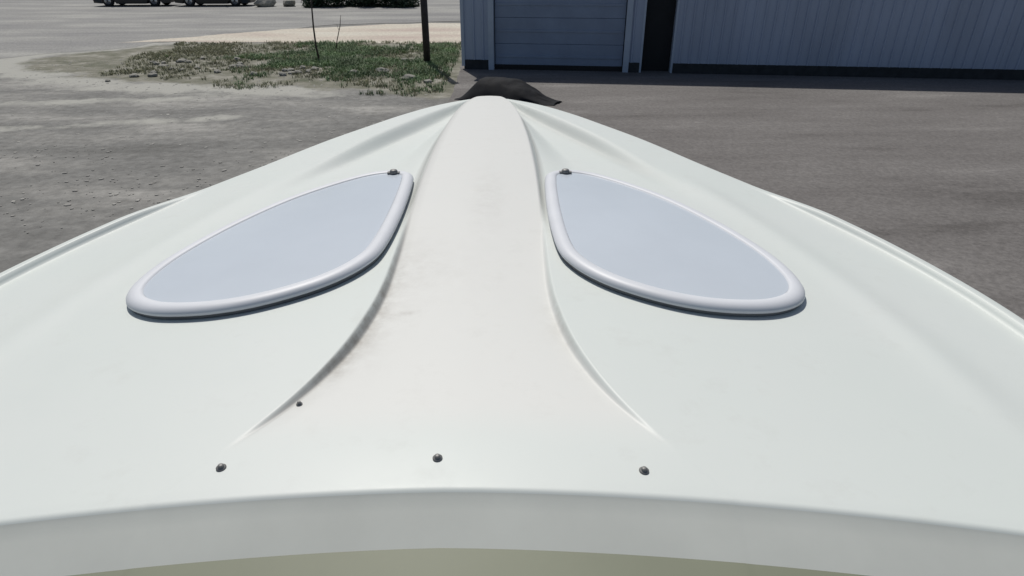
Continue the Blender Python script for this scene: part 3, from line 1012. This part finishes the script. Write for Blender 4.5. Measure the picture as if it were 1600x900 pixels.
# ------------------------------------------------------------------ shrubs across the road
def shrub_parts(seed, rx, ry, h, n):
    r0 = random.Random(seed)
    V, Fc = [], []
    cl = [(r0.uniform(-0.75, 0.75) * rx, r0.uniform(-0.7, 0.7) * ry, (0.10 + 0.75 * (q_ % 2) * r0.random()) * h, r0.uniform(0.22, 0.40) * h) for q_ in range(22)]
    for _ in range(n):
        cx, cy, cz, cr = cl[r0.randrange(len(cl))]
        d = Vector((r0.gauss(0, 1), r0.gauss(0, 1), r0.gauss(0, 1))).normalized() * cr * r0.random() ** 0.4
        p = Vector((cx + d.x, cy + d.y, max(0.06, cz + d.z)))
        a = Vector((r0.gauss(0, 1), r0.gauss(0, 1), r0.gauss(0, 0.6))).normalized()
        b = a.cross(Vector((r0.gauss(0, 1), r0.gauss(0, 1), r0.gauss(0, 1)))).normalized()
        l, wd = r0.uniform(0.06, 0.12), r0.uniform(0.03, 0.05)
        n0 = len(V)
        V += [tuple(p - a * l), tuple(p + b * wd), tuple(p + a * l), tuple(p - b * wd)]
        Fc.append((n0, n0 + 1, n0 + 2, n0 + 3))
    bm = bmesh.new()
    for k in range(6):
        ang = k * 1.05 + r0.random()
        e = (cos(ang) * rx * 0.6, sin(ang) * ry * 0.6, h * r0.uniform(0.5, 0.8))
        add_tube(bm, [(0.05 * cos(ang), 0.05 * sin(ang), 0), (e[0] * 0.45, e[1] * 0.45, e[2] * 0.5), e], [0.035, 0.022, 0.008], 6)
    me2 = bpy.data.meshes.new('stem'); bm.to_mesh(me2); bm.free(); me2.materials.append(M_BARK)
    me1 = mesh('crown', V, Fc); me1.materials.append(M_LEAF)
    return me1, me2
SH = [shrub_parts(s, 1.25, 0.9, 1.9, 5200) for s in (1, 2)]
shr = [(-10.2, 41.0, 'dark green shrub beside the pale boulder across the road'),
       (-8.1, 41.3, 'dark green shrub between two others across the road'),
       (-6.1, 41.0, 'dark green shrub at the end of the row beyond the tall post')]
for i, (x, y, lb) in enumerate(shr):
    t = thing('shrub', (x, y, 0.004), i * 1.3)
    tag(t, lb, 'shrub', 'dark shrubs across the road')
    obj('crown', SH[i % 2][0], None, t)
    obj('stem', SH[i % 2][1], None, t)

# ------------------------------------------------------------------ parked cars across the road (side on)
def car(loc, rz, paint, label):
    t = thing('parked_car', loc, rz)
    tag(t, label, 'car', 'dark cars parked across the road')
    side = [(-2.25, 0.34), (-2.30, 0.62), (-2.22, 0.92), (-1.55, 0.98), (-0.95, 1.42), (0.55, 1.46), (1.25, 1.02), (2.05, 0.86), (2.28, 0.62), (2.25, 0.34)]
    W = 0.86
    low = []
    def arch(cx):
        return [(cx + 0.38 * cos(a), 0.30 + 0.38 * sin(a)) for a in [pi - k * pi / 10 for k in range(11)]][::-1]
    bottom = [(2.25, 0.20)] + [(1.75, 0.17)] + arch(1.36) + [(0.9, 0.15), (-0.85, 0.15)] + arch(-1.36) + [(-1.8, 0.17), (-2.25, 0.21)]
    outline = side + bottom
    bm = bmesh.new()
    def ring(yv):
        out = []
        for x, z in outline:
            tuck = 0.20 * sstep(0.95, 1.45, z) + 0.05 * sstep(0.5, 0.25, z) + 0.10 * sstep(1.7, 2.3, abs(x))
            out.append(bm.verts.new((x, yv * (1 - tuck), z)))
        return out
    rings = [ring(-W), ring(W)]
    n = len(outline)
    for i in range(n):
        bm.faces.new((rings[0][i], rings[0][(i + 1) % n], rings[1][(i + 1) % n], rings[1][i]))
    f1 = bm.faces.new(rings[0][::-1]); f2 = bm.faces.new(rings[1])
    bmesh.ops.triangulate(bm, faces=[f1, f2])
    bmesh.ops.recalc_face_normals(bm, faces=bm.faces)
    body = obj('body', bm, paint, t)
    for s in (-1, 1):
        for (xa, xb, xc, xd) in [(-1.40, -0.88, -0.30, -0.30), (-0.22, -0.22, 0.50, 1.05)]:
            z0, z1 = 1.00, 1.38
            yo = lambda z: s * (W * (1 - 0.20 * sstep(0.95, 1.45, z)) + 0.006)
            V = [(xa, yo(z0), z0), (xd, yo(z0), z0), (xc, yo(z1), z1), (xb, yo(z1), z1)]
            V += [(x, y - s * 0.012, z) for x, y, z in V]
            Fc = [(0, 1, 2, 3), (7, 6, 5, 4), (0, 4, 5, 1), (1, 5, 6, 2), (2, 6, 7, 3), (3, 7, 4, 0)]
            obj('side_window', mesh('side_window', V, Fc), M_GLASS, t)
        dr = box('door', -0.26, 0.95, s * (W + 0.004) - 0.006, s * (W + 0.004) + 0.006, 0.36, 0.94, paint, t, 0.003)
        box('handle', -0.18, -0.02, s * (W + 0.02) - 0.012, s * (W + 0.02) + 0.012, 0.80, 0.83, paint, dr)
        box('mirror', 0.86, 1.02, s * 0.98 - 0.08, s * 0.98 + 0.08, 0.98, 1.10, paint, t, 0.02)
        box('headlight', 2.12, 2.24, s * 0.60 - 0.14, s * 0.60 + 0.14, 0.62, 0.76, M_LAMP, t, 0.02)
        box('tail_light', -2.31, -2.2, s * 0.62 - 0.12, s * 0.62 + 0.12, 0.66, 0.84, M_TAIL, t, 0.02)
        for cx in (-1.36, 1.36):
            bm = bmesh.new()
            add_lathe(bm, [(0.20, -0.10), (0.29, -0.11), (0.32, -0.08), (0.32, 0.08), (0.29, 0.11), (0.20, 0.10)], 'y', 28, (cx, s * 0.76, 0.32))
            wh = obj('wheel', bm, M_RUBBER, t)
            bm = bmesh.new()
            add_lathe(bm, [(0.205, -0.085), (0.19, -0.105), (0.06, -0.10), (0.055, -0.115), (0.055, 0.115), (0.06, 0.10), (0.19, 0.105), (0.205, 0.085)], 'y', 24, (cx, s * 0.76, 0.32))
            obj('rim', bm, M_RIM, wh)
    return t
car((-17.2, 42.3, 0.004), 0.02, M_CAR, 'black parked car beside the pale boulder across the road')
car((-22.1, 42.4, 0.004), pi + 0.03, M_CAR2, 'charcoal parked car behind the black one across the road')
